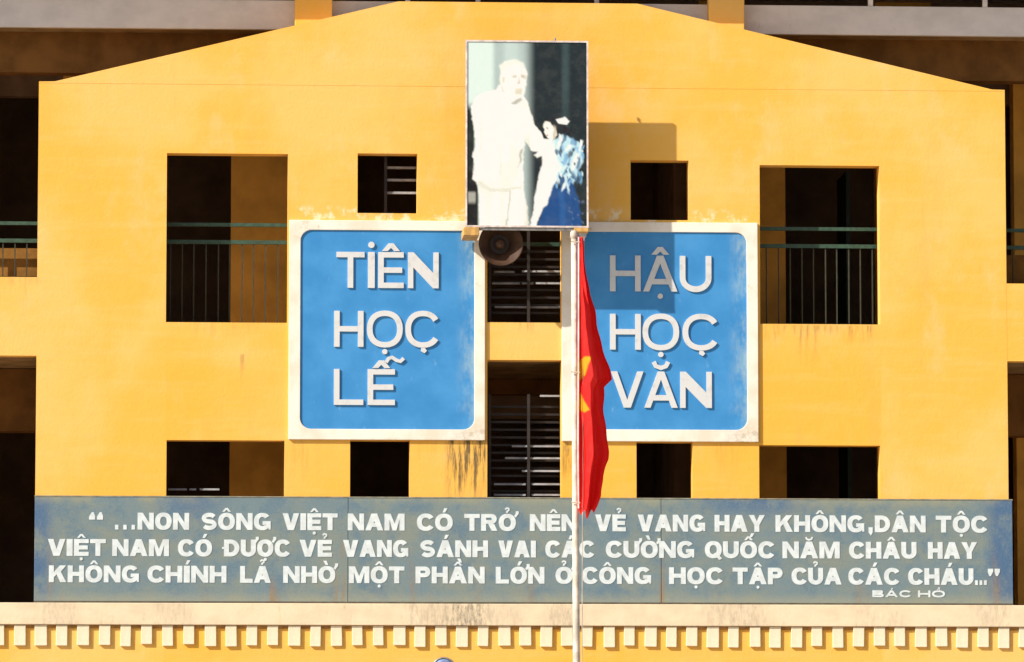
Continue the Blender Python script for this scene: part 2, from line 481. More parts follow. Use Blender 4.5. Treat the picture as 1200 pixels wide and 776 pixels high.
# pale louvre blades in the small opening and in the tall slot
def blade(x0, x1, y, Y, h=.028, tilt=.012):
    a, b = X(x0, Y, y), X(x1, Y, y); z = Z(y, Y, (x0 + x1) / 2)
    mb = MB(); mb.v = [(a, Y, z - h / 2), (b, Y, z - h / 2), (b, Y + tilt, z + h / 2), (a, Y + tilt, z + h / 2),
                       (a, Y + .05, z - h / 2), (b, Y + .05, z - h / 2), (b, Y + .05 + tilt, z + h / 2), (a, Y + .05 + tilt, z + h / 2)]
    mb.f = [(0, 1, 2, 3), (5, 4, 7, 6), (3, 2, 6, 7), (1, 0, 4, 5), (0, 3, 7, 4), (1, 5, 6, 2)]
    mb.build('louvre_blade', M_BLADE, school)
for y in (196.5, 211, 226): blade(453, 500, y, .235)
for (a, b, y, Y) in ((612, 672, 318, .235), (579, 603, 318.5, .26), (577, 609, 332, .25), (612, 625, 332, .25), (628, 672, 332, .25), (580, 672, 360, .30),
                     (633, 672, 464, .23), (600, 672, 523, .24), (592, 672, 537, .24), (612, 672, 552, .24),
                     (579, 616, 567.5, .24), (623, 672, 567.5, .24), (579, 616, 580, .24), (623, 672, 580, .24),
                     (197, 219, 573.5, .24), (222, 230, 573.5, .24), (234, 257, 573.5, .24)):
    blade(a, b, y, Y, .022)

M_DARK = simple('dark_louvre_metal', (.030, .024, .022), .6, .2)
for y in list(range(296, 372, 9)):
    a, b = X(566, .33), X(664, .33); MB().box(a, b, .33, .36, Z(y, .33), Z(y - 2.6, .33)).build('louvre_slat', M_DARK, school)
for y in list(range(478, 596, 9)):
    a, b = X(566, .33), X(664, .33); MB().box(a, b, .33, .36, Z(y, .33), Z(y - 2.6, .33)).build('louvre_slat', M_DARK, school)
for (px, ya, yb) in ((574, 262, 384), (619.5, 262, 384), (574, 462, 600), (619.5, 462, 600), (451.5, 176, 255)):
    MB().box(X(px - 1.6, .22), X(px + 1.6, .22), .222, .30, Z(yb, .22), Z(ya, .22)).build('window_frame', M_DARK, school)

# ------------------------------------------------------------------ lettering
def ell(cx, cz, rx, rz, n=28, p=2.25, a0=0, a1=360):
    out = []
    for i in range(n):
        t = math.radians(a0 + (a1 - a0) * i / (n if a1 - a0 == 360 else n - 1))
        c, s_ = math.cos(t), math.sin(t)
        out.append((cx + rx * math.copysign(abs(c) ** (2 / p), c), cz + rz * math.copysign(abs(s_) ** (2 / p), s_)))
    return out
def rc(x0, z0, x1, z1): return [[(x0, z0), (x1, z0), (x1, z1), (x0, z1)]]
def band(pts, t):
    """outline of a stroke of thickness t (or per-point list) along pts"""
    n = len(pts); L = []; Rr = []
    for i, p in enumerate(pts):
        a = pts[max(i - 1, 0)]; b = pts[min(i + 1, n - 1)]
        dx, dz = b[0] - a[0], b[1] - a[1]; l = math.hypot(dx, dz) or 1; nx, nz = -dz / l, dx / l
        h = (t[i] if isinstance(t, list) else t) / 2
        L.append((p[0] + nx * h, p[1] + nz * h)); Rr.append((p[0] - nx * h, p[1] - nz * h))
    return [L + Rr[::-1]]

def glyph(ch, w, t, s=None):
    """components of a capital of height 1, width w, stem t, arm s; each component = [outline, holes...]"""
    s = s or t * .82
    if ch == 'I': return [rc(0, 0, w, 1)]
    if ch == 'T': return [rc(0, 1 - s, w, 1), rc(w / 2 - t / 2, 0, w / 2 + t / 2, 1 - s)]
    if ch == 'L': return [rc(0, 0, t, 1), rc(t, 0, w, s)]
    if ch == 'E': return [rc(0, 0, t, 1), rc(t, 0, w, s), rc(t, .5 - s / 2, w * .94, .5 + s / 2), rc(t, 1 - s, w, 1)]
    if ch == 'H': return [rc(0, 0, t, 1), rc(w - t, 0, w, 1), rc(t, .5 - s / 2, w - t, .5 + s / 2)]
    if ch == 'N':
        return [[[(0, 0), (t * .95, 0), (t * .95, .58), (w - t, 0), (w, 0), (w, 1), (w - t * .95, 1), (w - t * .95, .42), (t, 1), (0, 1)]]]
    if ch == 'M':
        q = t * 1.0
        return [[[(0, 0), (q, 0), (q, .66), (w / 2 - q * .38, 0), (w / 2 + q * .38, 0), (w - q, .66), (w - q, 0), (w, 0), (w, 1),
                  (w - q * 1.22, 1), (w / 2, .42), (q * 1.22, 1), (0, 1)]]]
    if ch == 'V':
        q = t * 1.1
        return [[[(w / 2 - q * .56, 0), (w / 2 + q * .56, 0), (w, 1), (w - q, 1), (w / 2, .30 * t / .22), (q, 1), (0, 1)]]]
    if ch == 'A':
        q = t * 1.08; ax = lambda z: (w / 2 - q * .54) * z       # outer edge
        hz0, hz1 = .20 + s, .78 if t < .25 else .74
        k = (w / 2 - q * .5)
        inn = lambda z: q * 1.0 + k * z * 1.0
        ze = .20
        i0 = inn(ze)
        hole = [(inn(hz0), hz0), (w - inn(hz0), hz0), (w / 2, min(hz1, (w / 2 - q) / k if k > 0 else hz1))]
        return [[[(0, 0), (q, 0), (i0, ze), (w - i0, ze), (w - q, 0), (w, 0), (w / 2 + q * .54, 1), (w / 2 - q * .54, 1)], hole]]
    if ch == 'K':
        q = t * 1.05
        return [rc(0, 0, t, 1), [[(t, .30), (t + (w - t) * .22, .47), (w - q * 1.15, 0), (w, 0), (t + (w - t) * .55, .62), (w * .98, 1), (w * .98 - q * 1.2, 1), (t, .60)]]]
    if ch == 'Y':
        q = t * 1.08
        return [[[(w / 2 - t / 2, 0), (w / 2 + t / 2, 0), (w / 2 + t / 2, .40), (w, 1), (w - q, 1), (w / 2, .62), (q, 1), (0, 1), (w / 2 - t / 2, .40)]]]
    if ch in 'OQ':
        o = [[ell(w / 2, .5, w / 2, .515), ell(w / 2, .5, w / 2 - t, .515 - s)]]
        if ch == 'Q': o.append([[(w * .52, .26), (w * .68, .34), (w * 1.02, -.02), (w * .86, -.12)]])
        return o
    if ch in 'CG':
        if ch == 'C': w *= 1.065
        a = 52 if ch == 'C' else 48
        out = ell(w / 2, .5, w / 2, .515, 26, 2.25, 33, 360 - 33); inn = ell(w / 2, .5, w / 2 - t, .515 - s, 26, 2.25, 33, 360 - 33)
        comp = [[out + inn[::-1]]]
        if ch == 'G':
            comp = [[ell(w / 2, .5, w / 2, .515, 26, 2.25, 38, 318) + ell(w / 2, .5, w / 2 - t, .515 - s, 26, 2.25, 38, 318)[::-1]]]
            o = ell(w / 2, .5, w / 2, .515, 26, 2.25, 38, 318)[-1]; i = ell(w / 2, .5, w / 2 - t, .515 - s, 26, 2.25, 38, 318)[-1]
            comp.append([[i, o, (w - t * .45, .03), (w, .03), (w, .53), (w * .52, .53), (w * .52, .53 - s * .9), (w - t, .53 - s * .9), (w - t, i[1] + .06)]])
        return comp
    if ch == 'U':
        r = min(w / 2, .38)
        o = [(0, 1)] + [(w / 2 - w / 2 * math.cos(math.radians(a)), r - (r + .012) * math.sin(math.radians(a))) for a in range(0, 181, 12)] + [(w, 1), (w - t, 1)]
        i = [(w / 2 + (w / 2 - t) * math.cos(math.radians(a)), r - (r - s) * math.sin(math.radians(a))) for a in range(0, 181, 12)] + [(t, 1)]
        return [[o + i]]
    if ch == 'D':
        def dl(x0, z0, x1, z1, n=12):
            rx = min((x1 - x0) * .75, .5); cz = (z0 + z1) / 2; rz = (z1 - z0) / 2
            return [(x0, z0)] + [(x1 - rx + rx * math.cos(math.radians(a)), cz + rz * math.sin(math.radians(a))) for a in np.linspace(-90, 90, n)] + [(x0, z1)]
        return [[dl(0, 0, w, 1), dl(t, s, w - t, 1 - s)]]
    def bowl(x0, z0, x1, z1, n=10):
        rz = (z1 - z0) / 2; rx = min(rz * 1.0, x1 - x0)
        return [(x0, z0)] + [(x1 - rx + rx * math.cos(math.radians(a)), (z0 + z1) / 2 + rz * math.sin(math.radians(a))) for a in np.linspace(-90, 90, n)] + [(x0, z1)]
    if ch == 'P': return [rc(0, 0, t, 1), [bowl(t, .36, w, 1), bowl(t + .002, .36 + s, w - t, 1 - s)]]
    if ch == 'R': return [rc(0, 0, t, 1), [bowl(t, .42, w * .96, 1), bowl(t + .002, .42 + s * .9, w * .96 - t, 1 - s * .9)],
                          [[(t + (w - t) * .18, .419), (w - t * 1.15, 0), (w, 0), (w * .80, .419)]]]
    if ch == 'B': return [rc(0, 0, t, 1), [bowl(t, .52, w * .94, 1), bowl(t + .002, .52 + s * .85, w * .94 - t, 1 - s)],
                          [bowl(t, 0, w, .519), bowl(t + .002, s, w - t, .519 - s * .85)]]
    if ch == 'S':
        q = s * 1.05; pts = []
        rx = w / 2 - t * .45; r1 = (1.03 - q) / 4
        c1 = .515 + r1 ; c0 = .485 - r1 + .0
        for a in np.linspace(25, 250, 14): pts.append((w / 2 + rx * math.cos(math.radians(a)), 1.015 - q / 2 - r1 + r1 * math.sin(math.radians(a))))
        for a in np.linspace(70, -155, 14): pts.append((w / 2 + rx * math.cos(math.radians(a)), -.015 + q / 2 + r1 + r1 * math.sin(math.radians(a))))
        th = [t * .92] * 3 + [q] * 22 + [t * .92] * 3
        return [band(pts, q * 1.0)]
    if ch == '.': return [rc(0, 0, w, t * .95)]
    if ch == ',': return [[[(0, 0), (w * .55, -.2), (w * .95, -.02), (w, t), (0, t)]]]
    if ch in '“”':
        o = []
        for k in (0, 1):
            x = k * w * .55; u = w * .42
            p = [(x, .58), (x + u, .58), (x + u, .80), (x + u * .75, 1.02), (x + u * .45, 1.02), (x, .76)]
            if ch == '”': p = [(2 * x + u - a, 1.56 - b) for a, b in p]
            o.append([p])
        return o
    raise KeyError(ch)

BASE = {}
for b, s_ in {'A': 'ÁÀẢẬÂẦẤĂ', 'E': 'ÊỆẺỄ', 'I': 'Íİ', 'O': 'ÓÔỌỘỐỒƠỜỞỚỢỚ', 'U': 'ƯỦÚ', 'D': 'Đ', 'Y': 'Ý'}.items():
    for c in s_: BASE[c] = b
BASE['Ç'] = 'C'
MARK = {'Á': '/', 'À': '\\', 'Ả': '?', 'Ậ': '^.', 'Â': '^', 'Ầ': '^\\', 'Ă': 'u', 'Ê': '^', 'Ệ': '^.', 'Ẻ': '?', 'Ễ': '^~', 'Í': '/', 'İ': 'o',
        'Ó': '/', 'Ô': '^', 'Ọ': '.', 'Ộ': '^.', 'Ố': '^/', 'Ồ': '^\\', 'Ơ': 'h', 'Ờ': 'h\\', 'Ở': 'h?', 'Ớ': 'h/', 'Ợ': 'h.', 'Ư': 'h', 'Ủ': '?', 'Ú': '/', 'Đ': '-', 'Ç': 's'}
def marks(ch, w, t, k=1.0):
    """diacritics; k scales their thickness"""
    out = []; c = w / 2; q = .105 * k
    for m in MARK.get(ch, ''):
        two = '^' in MARK[ch]
        if k > 1 and m in '^.~':
            if m == '^': out.append([[(c - .25, 1.03), (c - .09, 1.03), (c, 1.12), (c + .09, 1.03), (c + .25, 1.03), (c + .07, 1.245), (c - .07, 1.245)]])
            if m == '.': out.append([ell(c, -.13, .075, .075, 12, 2)])
            if m == '~': out.append(band([(c + .13, 1.19), (c + .20, 1.30), (c + .30, 1.33), (c + .42, 1.25), (c + .53, 1.22), (c + .62, 1.31)], .10))
            continue
        if m == 's': out.append([[(c - .02, -.02), (c + .08, -.02), (c + .14, -.10), (c + .07, -.17), (c - .03, -.11)]])
        if m == '^': out.append([[(c - .26, 1.07), (c - .26 + q * 1.3, 1.07), (c, 1.07 + .13), (c + .26 - q * 1.3, 1.07), (c + .26, 1.07), (c + .07, 1.30), (c - .07, 1.30)]])
        if m == 'u': out.append(band([(c - .2, 1.27), (c - .14, 1.15), (c, 1.1), (c + .14, 1.15), (c + .2, 1.27)], q))
        if m == '/': ox = .16 if two else .02; oz = .17 if two else 0; out.append([[(c - .1 + ox, 1.08 + oz), (c + .05 + ox, 1.08 + oz), (c + .2 + ox, 1.33 + oz * .9), (c + .0 + ox, 1.33 + oz * .9)]])
        if m == '\\': ox = .14 if two else -.02; oz = .17 if two else 0; out.append([[(c + .1 + ox, 1.08 + oz), (c - .05 + ox, 1.08 + oz), (c - .2 + ox, 1.33 + oz * .9), (c + .0 + ox, 1.33 + oz * .9)]])
        if m == '?': out.append(band([(c - .13, 1.28), (c - .03, 1.36), (c + .09, 1.32), (c + .09, 1.23), (c - .02, 1.16), (c - .02, 1.07)], q))
        if m == '~': out.append(band([(c + .02, 1.30), (c + .12, 1.40), (c + .22, 1.38), (c + .32, 1.30), (c + .44, 1.28), (c + .54, 1.38)], q))
        if m == '.': out.append([ell(c, -.17, .095, .095, 10, 2)])
        if m == 'o': out.append([ell(c, 1.20, .09, .09, 10, 2)])
        if m == 'h': out.append([[(w - t * .35, .88), (w + .0, .80), (w + .17, 1.02), (w + .17, 1.17), (w - .01, 1.17), (w - .01, 1.04)]])
        if m == '-': out.append(rc(-.11, .5 - q * .6, -.002, .5 + q * .6))
    return out
WID = {'I': .30, 'T': .80, 'L': .70, 'E': .74, 'H': .84, 'N': .86, 'M': 1.06, 'V': .88, 'A': .94, 'K': .90, 'Y': .90, 'O': .88, 'Q': .88, 'C': .84, 'G': .88,
       'U': .82, 'D': .84, 'P': .78, 'R': .84, 'B': .84, 'S': .80, '.': .24, ',': .24, '“': .72, '”': .72}

def letter(ch, x0, x1, z0, z1, Y, depth, t, parent, mat, k=1.0, s=None, tr=0):
    """one raised letter whose capital body fills the box; t = stem / height"""
    h = z1 - z0; w = (x1 - x0) / h; b = BASE.get(ch, ch)
    mb = MB()
    comps = glyph(b, w, t, s) + marks(ch, w, t, k)
    for i, c in enumerate(comps):
        mb.plate([[(x0 + p[0] * h, z0 + p[1] * h) for p in l] for l in c], Y - depth - i * .0004, Y, back=False)
    return mb.build('letter', mat, parent)

def word(txt, px0, px1, zl, zh, Y, depth, t, parent, mat, gap=.07):
    x0, x1 = X(px0, Y, 650), X(px1, Y, 650)
    if txt == '...': gap = .34 if px1 - px0 > 18 else .16
    ks = [(WID[BASE.get(c, c)], c) for c in txt]
    tot = sum(a for a, _ in ks) + gap * (len(txt) - 1)
    f = (x1 - x0) / tot
    x = x0
    for wd, c in ks:
        if c == '.': ch_h = zh - zl
        letter(c, x, x + wd * f, zl, zh, Y, depth, t if c != 'I' else t, parent, mat)
        x += (wd + gap) * f

# ------------------------------------------------------------------ slogan board
YS = -.035
bl, brr = X(40, YS, 645), X(1187, YS, 645)
sb = thing('slogan_board', (0, YS, zc), 'long weathered blue grey board standing on the cornice with three lines of white slogan lettering', 'sign board')
zb1_ = Z(584.5)
joints = [bl, X(408, YS, 645), X(775, YS, 645), brr]
for i in range(3):
    MB().box(joints[i] + .003, joints[i + 1] - .003, YS, YS + .028, zc + .018, zb1_).build('panel', M_BOARD, sb, bevel=.004)
M_EDGE = simple('dark_edge_strip', (.12, .10, .07), .8, .2, scale=9)  # dark brown strip along the board's lower edge
MB().box(bl, brr, YS - .004, YS + .03, zc + .002, zc + .017).build('edge_strip', M_EDGE, sb)
MB().box(bl - .002, brr + .002, YS - .004, YS + .03, zb1_ + .001, zb1_ + .014).build('edge_strip', simple('dull_edge_strip', (.25, .24, .18), .8, .2, scale=9), sb)
L1 = [('“', 104, 121), ('...', 134.5, 158), ('NON', 161, 221.5), ('SÔNG', 236, 317), ('VIỆT', 331, 395.5), ('NAM', 407.5, 474), ('CÓ', 488.5, 530.5), ('TRỞ', 544, 604.5),
      ('NÊN', 621, 676.5), ('VẺ', 697.5, 733.5), ('VANG', 747.5, 826.5), ('HAY', 837.5, 896.5), ('KHÔNG', 909, 1013), (',', 1018, 1023), ('DÂN', 1025.5, 1085), ('TỘC', 1097, 1157.5)]
L2 = [('VIỆT', 56, 124), ('NAM', 131.5, 198), ('CÓ', 208.5, 248.5), ('ĐƯỢC', 262.5, 340), ('VẺ', 351, 389), ('VANG', 402, 478.5), ('SÁNH', 492.5, 572), ('VAI', 584, 628), ('CÁC', 639, 696.5),
      ('CƯỜNG', 710, 813.5), ('QUỐC', 826, 907.5), ('NĂM', 917, 984), ('CHÂU', 995, 1074), ('HAY', 1087.5, 1145)]
L3 = [('KHÔNG', 57.5, 163), ('CHÍNH', 173, 265.5), ('LẢ', 281.5, 317.5), ('NHỜ', 332, 393), ('MỘT', 409, 474), ('PHẦN', 487, 568), ('LỚN', 581, 638), ('Ở', 651, 671), ('CÔNG', 682, 763),
      ('HỌC', 784, 847), ('TẬP', 858.5, 917), ('CỦA', 927.5, 986), ('CÁC', 994, 1054), ('CHÁU', 1064, 1140.5), ('...', 1142.5, 1156), ('”', 1157.5, 1172)]
for L, ya, yb in ((L1, 602.6, 622.3), (L2, 633.6, 653.3), (L3, 664.4, 684.0)):
    for txt, a, b in L: word(txt, a, b, Z(yb, YS), Z(ya, YS), YS, .004, .295, sb, M_SLET)
for txt, a, b in (('BÁC', 1022, 1067), ('HỒ', 1075.5, 1107)):
    word(txt, a, b, Z(698.7, YS), Z(690.6, YS), YS, .004, .30, sb, M_SLET, gap=.12)

# ------------------------------------------------------------------ the two raised-letter signs
def rrect(x0, z0, x1, z1, r, n=7):
    o = []
    for cx, cz, a in ((x1 - r, z0 + r, -90), (x1 - r, z1 - r, 0), (x0 + r, z1 - r, 90), (x0 + r, z0 + r, 180)):
        for i in range(n):
            t = math.radians(a + 90 * i / (n - 1)); o.append((cx + r * math.cos(t), cz + r * math.sin(t)))
    return o
def sign(ob, ib, rows, label, cx):
    x0, y0, x1, y1 = ob
    YF = -.036
    O = R(*ob, YF); I = R(*ib, YF)
    zb = O[0][1]; xm = (I[0][0] + I[1][0]) / 2
    root = thing('wall_sign', (xm, 0, zb), label, 'sign', 'framed blue motto signs')
    inner = rrect(I[0][0], I[0][1], I[2][0], I[2][1], .13)
    MB().plate([O, inner], YF, -.001, back=False).build('frame', M_FRAME, root, bevel=.006)
    MB().box(I[0][0] - .01, I[1][0] + .01, -.018, -.004, I[0][1] - .01, I[2][1] + .01).build('panel', M_BLUE, root)
    for zl, zh, lets in rows:
        for ch, a, b in lets:
            letter(ch, X(a, -.04), X(b, -.04), Z(zh, -.04), Z(zl, -.04), -.018, .019, .155 if ch != 'İ' else .2, root, M_LET, k=1.15, s=.15)
    return root
s1 = sign((338.5, 258.5, 568.5, 515.5), (352, 270, 556, 503),
     [(296.5, 338.5, [('T', 394, 427), ('İ', 431, 439), ('Ê', 443, 473), ('N', 478, 514)]),
      (365.5, 407.5, [('H', 391.5, 426), ('Ọ', 430, 472), ('Ç', 475, 514)]),
      (433.5, 475.5, [('L', 391.5, 426), ('Ễ', 431, 463)])],
     'blue motto sign in full sun, white framed with raised letters, left of the flag', 450)
s2 = sign((658.5, 260.5, 888.5, 517.5), (671, 272, 875.5, 503.5),
     [(298.5, 340.5, [('H', 715, 751), ('Ậ', 754, 794), ('U', 797, 834)]),
      (367, 409, [('H', 715, 751), ('Ọ', 753, 796), ('Ç', 800, 841)]),
      (434.5, 477, [('V', 716, 754), ('Ă', 755, 794), ('N', 797, 834)])],
     'blue motto sign partly shaded by the portrait, white framed, behind the red flag', 770)

# ------------------------------------------------------------------ portrait billboard
def colour_grid(name, nx, nz, pos, rgb, mat, parent, smooth=False):
    vs = [pos(i / nx, j / nz) for j in range(nz + 1) for i in range(nx + 1)]
    off = Vector((0, 0, 0)); p = parent
    while p is not None: off += p.location; p = p.parent
    vs = [tuple(Vector(v) - off) for v in vs]
    fs = [(j * (nx + 1) + i, j * (nx + 1) + i + 1, (j + 1) * (nx + 1) + i + 1, (j + 1) * (nx + 1) + i) for j in range(nz) for i in range(nx)]
    me = bpy.data.meshes.new(name); me.from_pydata(vs, [], fs); me.update(); me.materials.append(mat)
    ca = me.color_attributes.new('print', 'FLOAT_COLOR', 'POINT')
    c = np.ones((len(vs), 4), dtype=np.float32); c[:, :3] = rgb
    ca.data.foreach_set('color', c.ravel())
    if smooth:
        me.polygons.foreach_set('use_smooth', [True] * len(me.polygons))
    o = bpy.data.objects.new(name, me); COL.objects.link(o); o.parent = parent
    return o

def poly_sd(px, pz, poly):
    """signed distance to a polygon, positive inside (numpy)"""
    d = np.full(px.shape, 1e9); ins = np.zeros(px.shape, bool); n = len(poly)
    for i in range(n):
        ax, az = poly[i]; bx, bz = poly[(i + 1) % n]
        ex, ez = bx - ax, bz - az; wx, wz = px - ax, pz - az
        t = np.clip((wx * ex + wz * ez) / (ex * ex + ez * ez + 1e-9), 0, 1)
        d = np.minimum(d, np.hypot(wx - ex * t, wz - ez * t))
        c = ((az > pz) != (bz > pz)) & (px < (bx - ax) * (pz - az) / ((bz - az) if bz != az else 1e-9) + ax)
        ins ^= c
    return np.where(ins, d, -d)

def portrait_rgb(W, H):
    gx, gz = np.meshgrid(np.linspace(0, 145, W + 1), np.linspace(0, 220, H + 1))
    rng = np.random.RandomState(4)
    def smooth_noise(sx, sz):
        g = rng.rand(int(220 / sz) + 3, int(145 / sx) + 3); u = gx / sx; v = gz / sz
        i = u.astype(int); j = v.astype(int); fu = u - i; fv = v - j; fu = fu * fu * (3 - 2 * fu); fv = fv * fv * (3 - 2 * fv)
        return (g[j, i] * (1 - fu) + g[j, i + 1] * fu) * (1 - fv) + (g[j + 1, i] * (1 - fu) + g[j + 1, i + 1] * fu) * fv
    n1 = smooth_noise(9, 9); n2 = smooth_noise(3, 3); n3 = smooth_noise(5, 60)
    wx = gx + (n1 - .5) * 3 + (n2 - .5) * 1.6; wz = gz + (smooth_noise(8, 8) - .5) * 3
    img = np.zeros(gx.shape + (3,))
    def col(c): return np.array(lin(*c)[:3])
    def ss(a, b, v): t = np.clip((v - a) / (b - a), 0, 1); return t * t * (3 - 2 * t)
    def mixin(mask, c):
        m = mask[..., None]; img[:] = img * (1 - m) + (c if isinstance(c, np.ndarray) and c.ndim == 3 else col(c)) * m
    img[:] = col((204, 219, 209))
    mixin(ss(28, 36, gx) * .85, (156, 170, 168))
    mixin(ss(40, 50, gx) * ss(68, 56, gx) * .6, (190, 206, 200))
    mixin(ss(66, 84, gx), (30, 38, 41))
    mixin(ss(112, 118, gx) * ss(127, 120, gx) * ss(150, 40, gz) * .6, (70, 92, 92))
    mixin(n3 * ss(80, 90, gx) * .35, (22, 30, 30))
    mixin(ss(70, 84, gz) * ss(12, 7, gx), (32, 38, 34))
    mixin(ss(150, 160, gz) * ss(16, 12, gx), (26, 24, 22))
    mixin(ss(178, 182, gz) * ss(196, 190, gz) * ss(12, 9, gx) * .7, (180, 178, 165))
    def shape(poly, c, soft=1.2, a=1.0):
        mixin(ss(-soft, soft, poly_sd(wx, wz, poly)) * a, c)
    cream = (246, 246, 236)
    # standing elder in white: trunk, legs, arm reaching to the child
    shape([(12, 66), (22, 62), (34, 58), (38, 52), (62, 52), (68, 62), (74, 74), (72, 96), (70, 118), (68, 140), (69, 176), (74, 216), (74, 222), (16, 222), (15, 200), (13, 172), (7, 165), (8, 140), (10, 116), (6, 96), (6, 78)], cream, 1.5)
    shape([(66, 60), (74, 78), (82, 98), (92, 116), (102, 116), (107, 122), (104, 128), (92, 132), (78, 130), (70, 120)], cream, 1.2)
    shape([(41, 56), (39, 42), (40, 30), (46, 24), (58, 22), (68, 26), (73, 36), (73, 48), (70, 60), (64, 69), (56, 71), (47, 66)], (244, 240, 224), 2.0)
    # folds, trouser line, face shading
    shape([(50, 178), (52, 178), (51, 200), (50, 221), (47, 221), (49, 200)], (150, 145, 125), 1.2, .7)
    shape([(64, 130), (68, 128), (66, 142), (62, 150)], (120, 118, 104), 1.4, .7)
    shape([(12, 166), (30, 176), (66, 174), (66, 177), (30, 180), (14, 172)], (175, 168, 146), 1.6, .6)
    shape([(36, 92), (38, 92), (42, 140), (40, 160)], (205, 198, 176), 2.5, .6)
    shape([(18, 84), (20, 84), (17, 130), (14, 150)], (190, 184, 164), 2.2, .6)
    shape([(54, 71), (66, 66), (67, 71), (60, 75), (52, 74)], (120, 116, 104), 1.6, .7)
    shape([(66, 42), (72, 40), (72, 46)], (170, 160, 140), 1.5, .7)
    shape([(58, 58), (68, 57), (66, 62), (58, 62)], (190, 182, 160), 1.6, .8)
    shape([(42, 50), (45, 54), (46, 62), (43, 60)], (165, 158, 140), 1.6, .6)
    shape([(55, 41), (60, 40), (60, 43), (55, 43)], (160, 150, 135), 1.2, .6); shape([(65, 40), (69, 40), (69, 43), (65, 43)], (160, 150, 135), 1.2, .6)
    fold = smooth_noise(6, 34) * .6 + smooth_noise(14, 22) * .4
    cr = ss(.52, .75, fold) * ss(58, 76, gz) * (img.min(axis=2) > .6)
    mixin(cr * .42, (176, 176, 160))
    mixin(ss(60, 74, gx) * ss(82, 74, gx) * ss(90, 120, gz) * (img.min(axis=2) > .55) * .5, (170, 168, 150))
    shape([(39, 30), (47, 23), (60, 21), (70, 26), (72, 32), (60, 28), (48, 31), (42, 42)], (214, 214, 204), 2.0, .8)
    shape([(53, 40), (60, 39), (60, 41), (54, 42)], (175, 166, 150), 1.2, .6); shape([(65, 39), (70, 39), (70, 41), (65, 41)], (175, 166, 150), 1.2, .6)
    shape([(62, 42), (65, 50), (61, 51)], (180, 170, 150), 1.0, .8); shape([(58, 56), (67, 55), (66, 58), (59, 58)], (190, 176, 158), 1.2, .6)
    shape([(42, 42), (45, 42), (45, 50), (42, 49)], (200, 186, 164), 1.2, .8)
    # child with dark hair, pale blouse and blue skirt
    shape([(94, 92), (100, 88), (112, 90), (120, 98), (122, 110), (112, 116), (102, 112), (95, 104)], (30, 32, 36), 1.8)
    shape([(94, 96), (100, 96), (107, 102), (109, 112), (104, 118), (98, 114), (93, 108)], (238, 232, 214), 1.2)
    shape([(96, 103), (99, 103), (99, 104.5), (96, 104.5)], (60, 50, 46), .7, .8); shape([(96, 111), (99, 110), (99, 112), (96, 112)], (150, 90, 80), .7, .8)
    shape([(105, 98), (108, 100), (108, 116), (104, 118)], (168, 158, 140), 1.2, .7)
    shape([(108, 92), (118, 90), (124, 94), (122, 98), (112, 97)], (235, 238, 232), 1.0)
    shape([(118, 100), (127, 104), (124, 112), (116, 110)], (30, 28, 34), 1.2)
    shape([(104, 118), (122, 112), (138, 122), (140, 142), (134, 156), (130, 170), (120, 172), (112, 160), (104, 146)], (176, 208, 224), 1.6)
    shape([(92, 132), (106, 130), (112, 146), (108, 166), (98, 192), (88, 208), (84, 222), (76, 222), (80, 196), (86, 164)], (243, 242, 232), 1.4)
    shape([(104, 172), (112, 160), (126, 162), (132, 176), (138, 200), (138, 222), (86, 222), (90, 206), (98, 190)], (26, 68, 122), 1.6)
    shape([(112, 172), (118, 170), (120, 222), (112, 222)], (40, 88, 146), 2.5, .6)
    shape([(100, 124), (106, 120), (108, 128), (98, 134), (84, 138), (82, 134)], (238, 236, 224), 1.2)
    for q in range(80):
        cx = rng.uniform(104, 141); cz = rng.uniform(114, 172); r = rng.uniform(1.2, 3.6)
        c = [(232, 240, 242), (60, 90, 120), (120, 170, 205), (30, 42, 56), (200, 224, 232)][rng.randint(5)]
        mixin(ss(r, r * .4, np.hypot(wx - cx - (wz - cz) * rng.uniform(-.5, .3), (wz - cz) * rng.uniform(.2, .6))) * .8, c)
    for q in range(14):
        cx = rng.uniform(124, 143); cz = rng.uniform(180, 220)
        mixin(ss(2.2, .6, np.hypot(wx - cx, wz - cz)) * .5, (90, 110, 140))
    img *= (1 + (n2 - .5) * .04)[..., None]
    return np.clip(img * np.array((.97, 1.0, 1.03)), 0, .70)

PY = -PD
pr = R(545.5, 47.5, 689.5, 266.5, PY)
px0, px1, pz0, pz1 = pr[0][0], pr[1][0], pr[0][1], pr[2][1]
por = thing('portrait_billboard', ((px0 + px1) / 2, PY, pz0), 'tall photo panel of an elder in white with a child in a blue skirt', 'billboard')
MB().box(px0 + .012, px1 - .012, PY + .006, PY + .018, pz0 + .012, pz1 - .012).build('back_panel', M_STEEL, por)
W, H = 150, 226
rgb = portrait_rgb(W, H)
colour_grid('print', W, H, lambda u, v: (px0 + .018 + u * (px1 - px0 - .036), PY + .005, pz1 - .018 - v * (pz1 - pz0 - .036)), rgb.reshape(-1, 3), M_PRINT, por)
MB().plate([[(px0, pz0), (px1, pz0), (px1, pz1), (px0, pz1)], [(px0 + .02, pz0 + .02), (px1 - .02, pz0 + .02), (px1 - .02, pz1 - .02), (px0 + .02, pz1 - .02)]], PY - .004, PY + .020).build('frame', M_PBORD, por)
for zz in (pz0 + .25, pz0 + 1.1):
    for xx in (px0 + .25, px0 + .75):
        MB().box(xx - .02, xx + .02, PY + .0185, -.001, zz - .02, zz + .02).build('bracket', M_STEEL, por)
MB().tube([((px0 + px1) / 2 + .33, PY + .03, pz1), ((px0 + px1) / 2 + .33, PY + .03, pz1 + .035)], .012, 8).build('hanging_ring', M_STEEL, por)
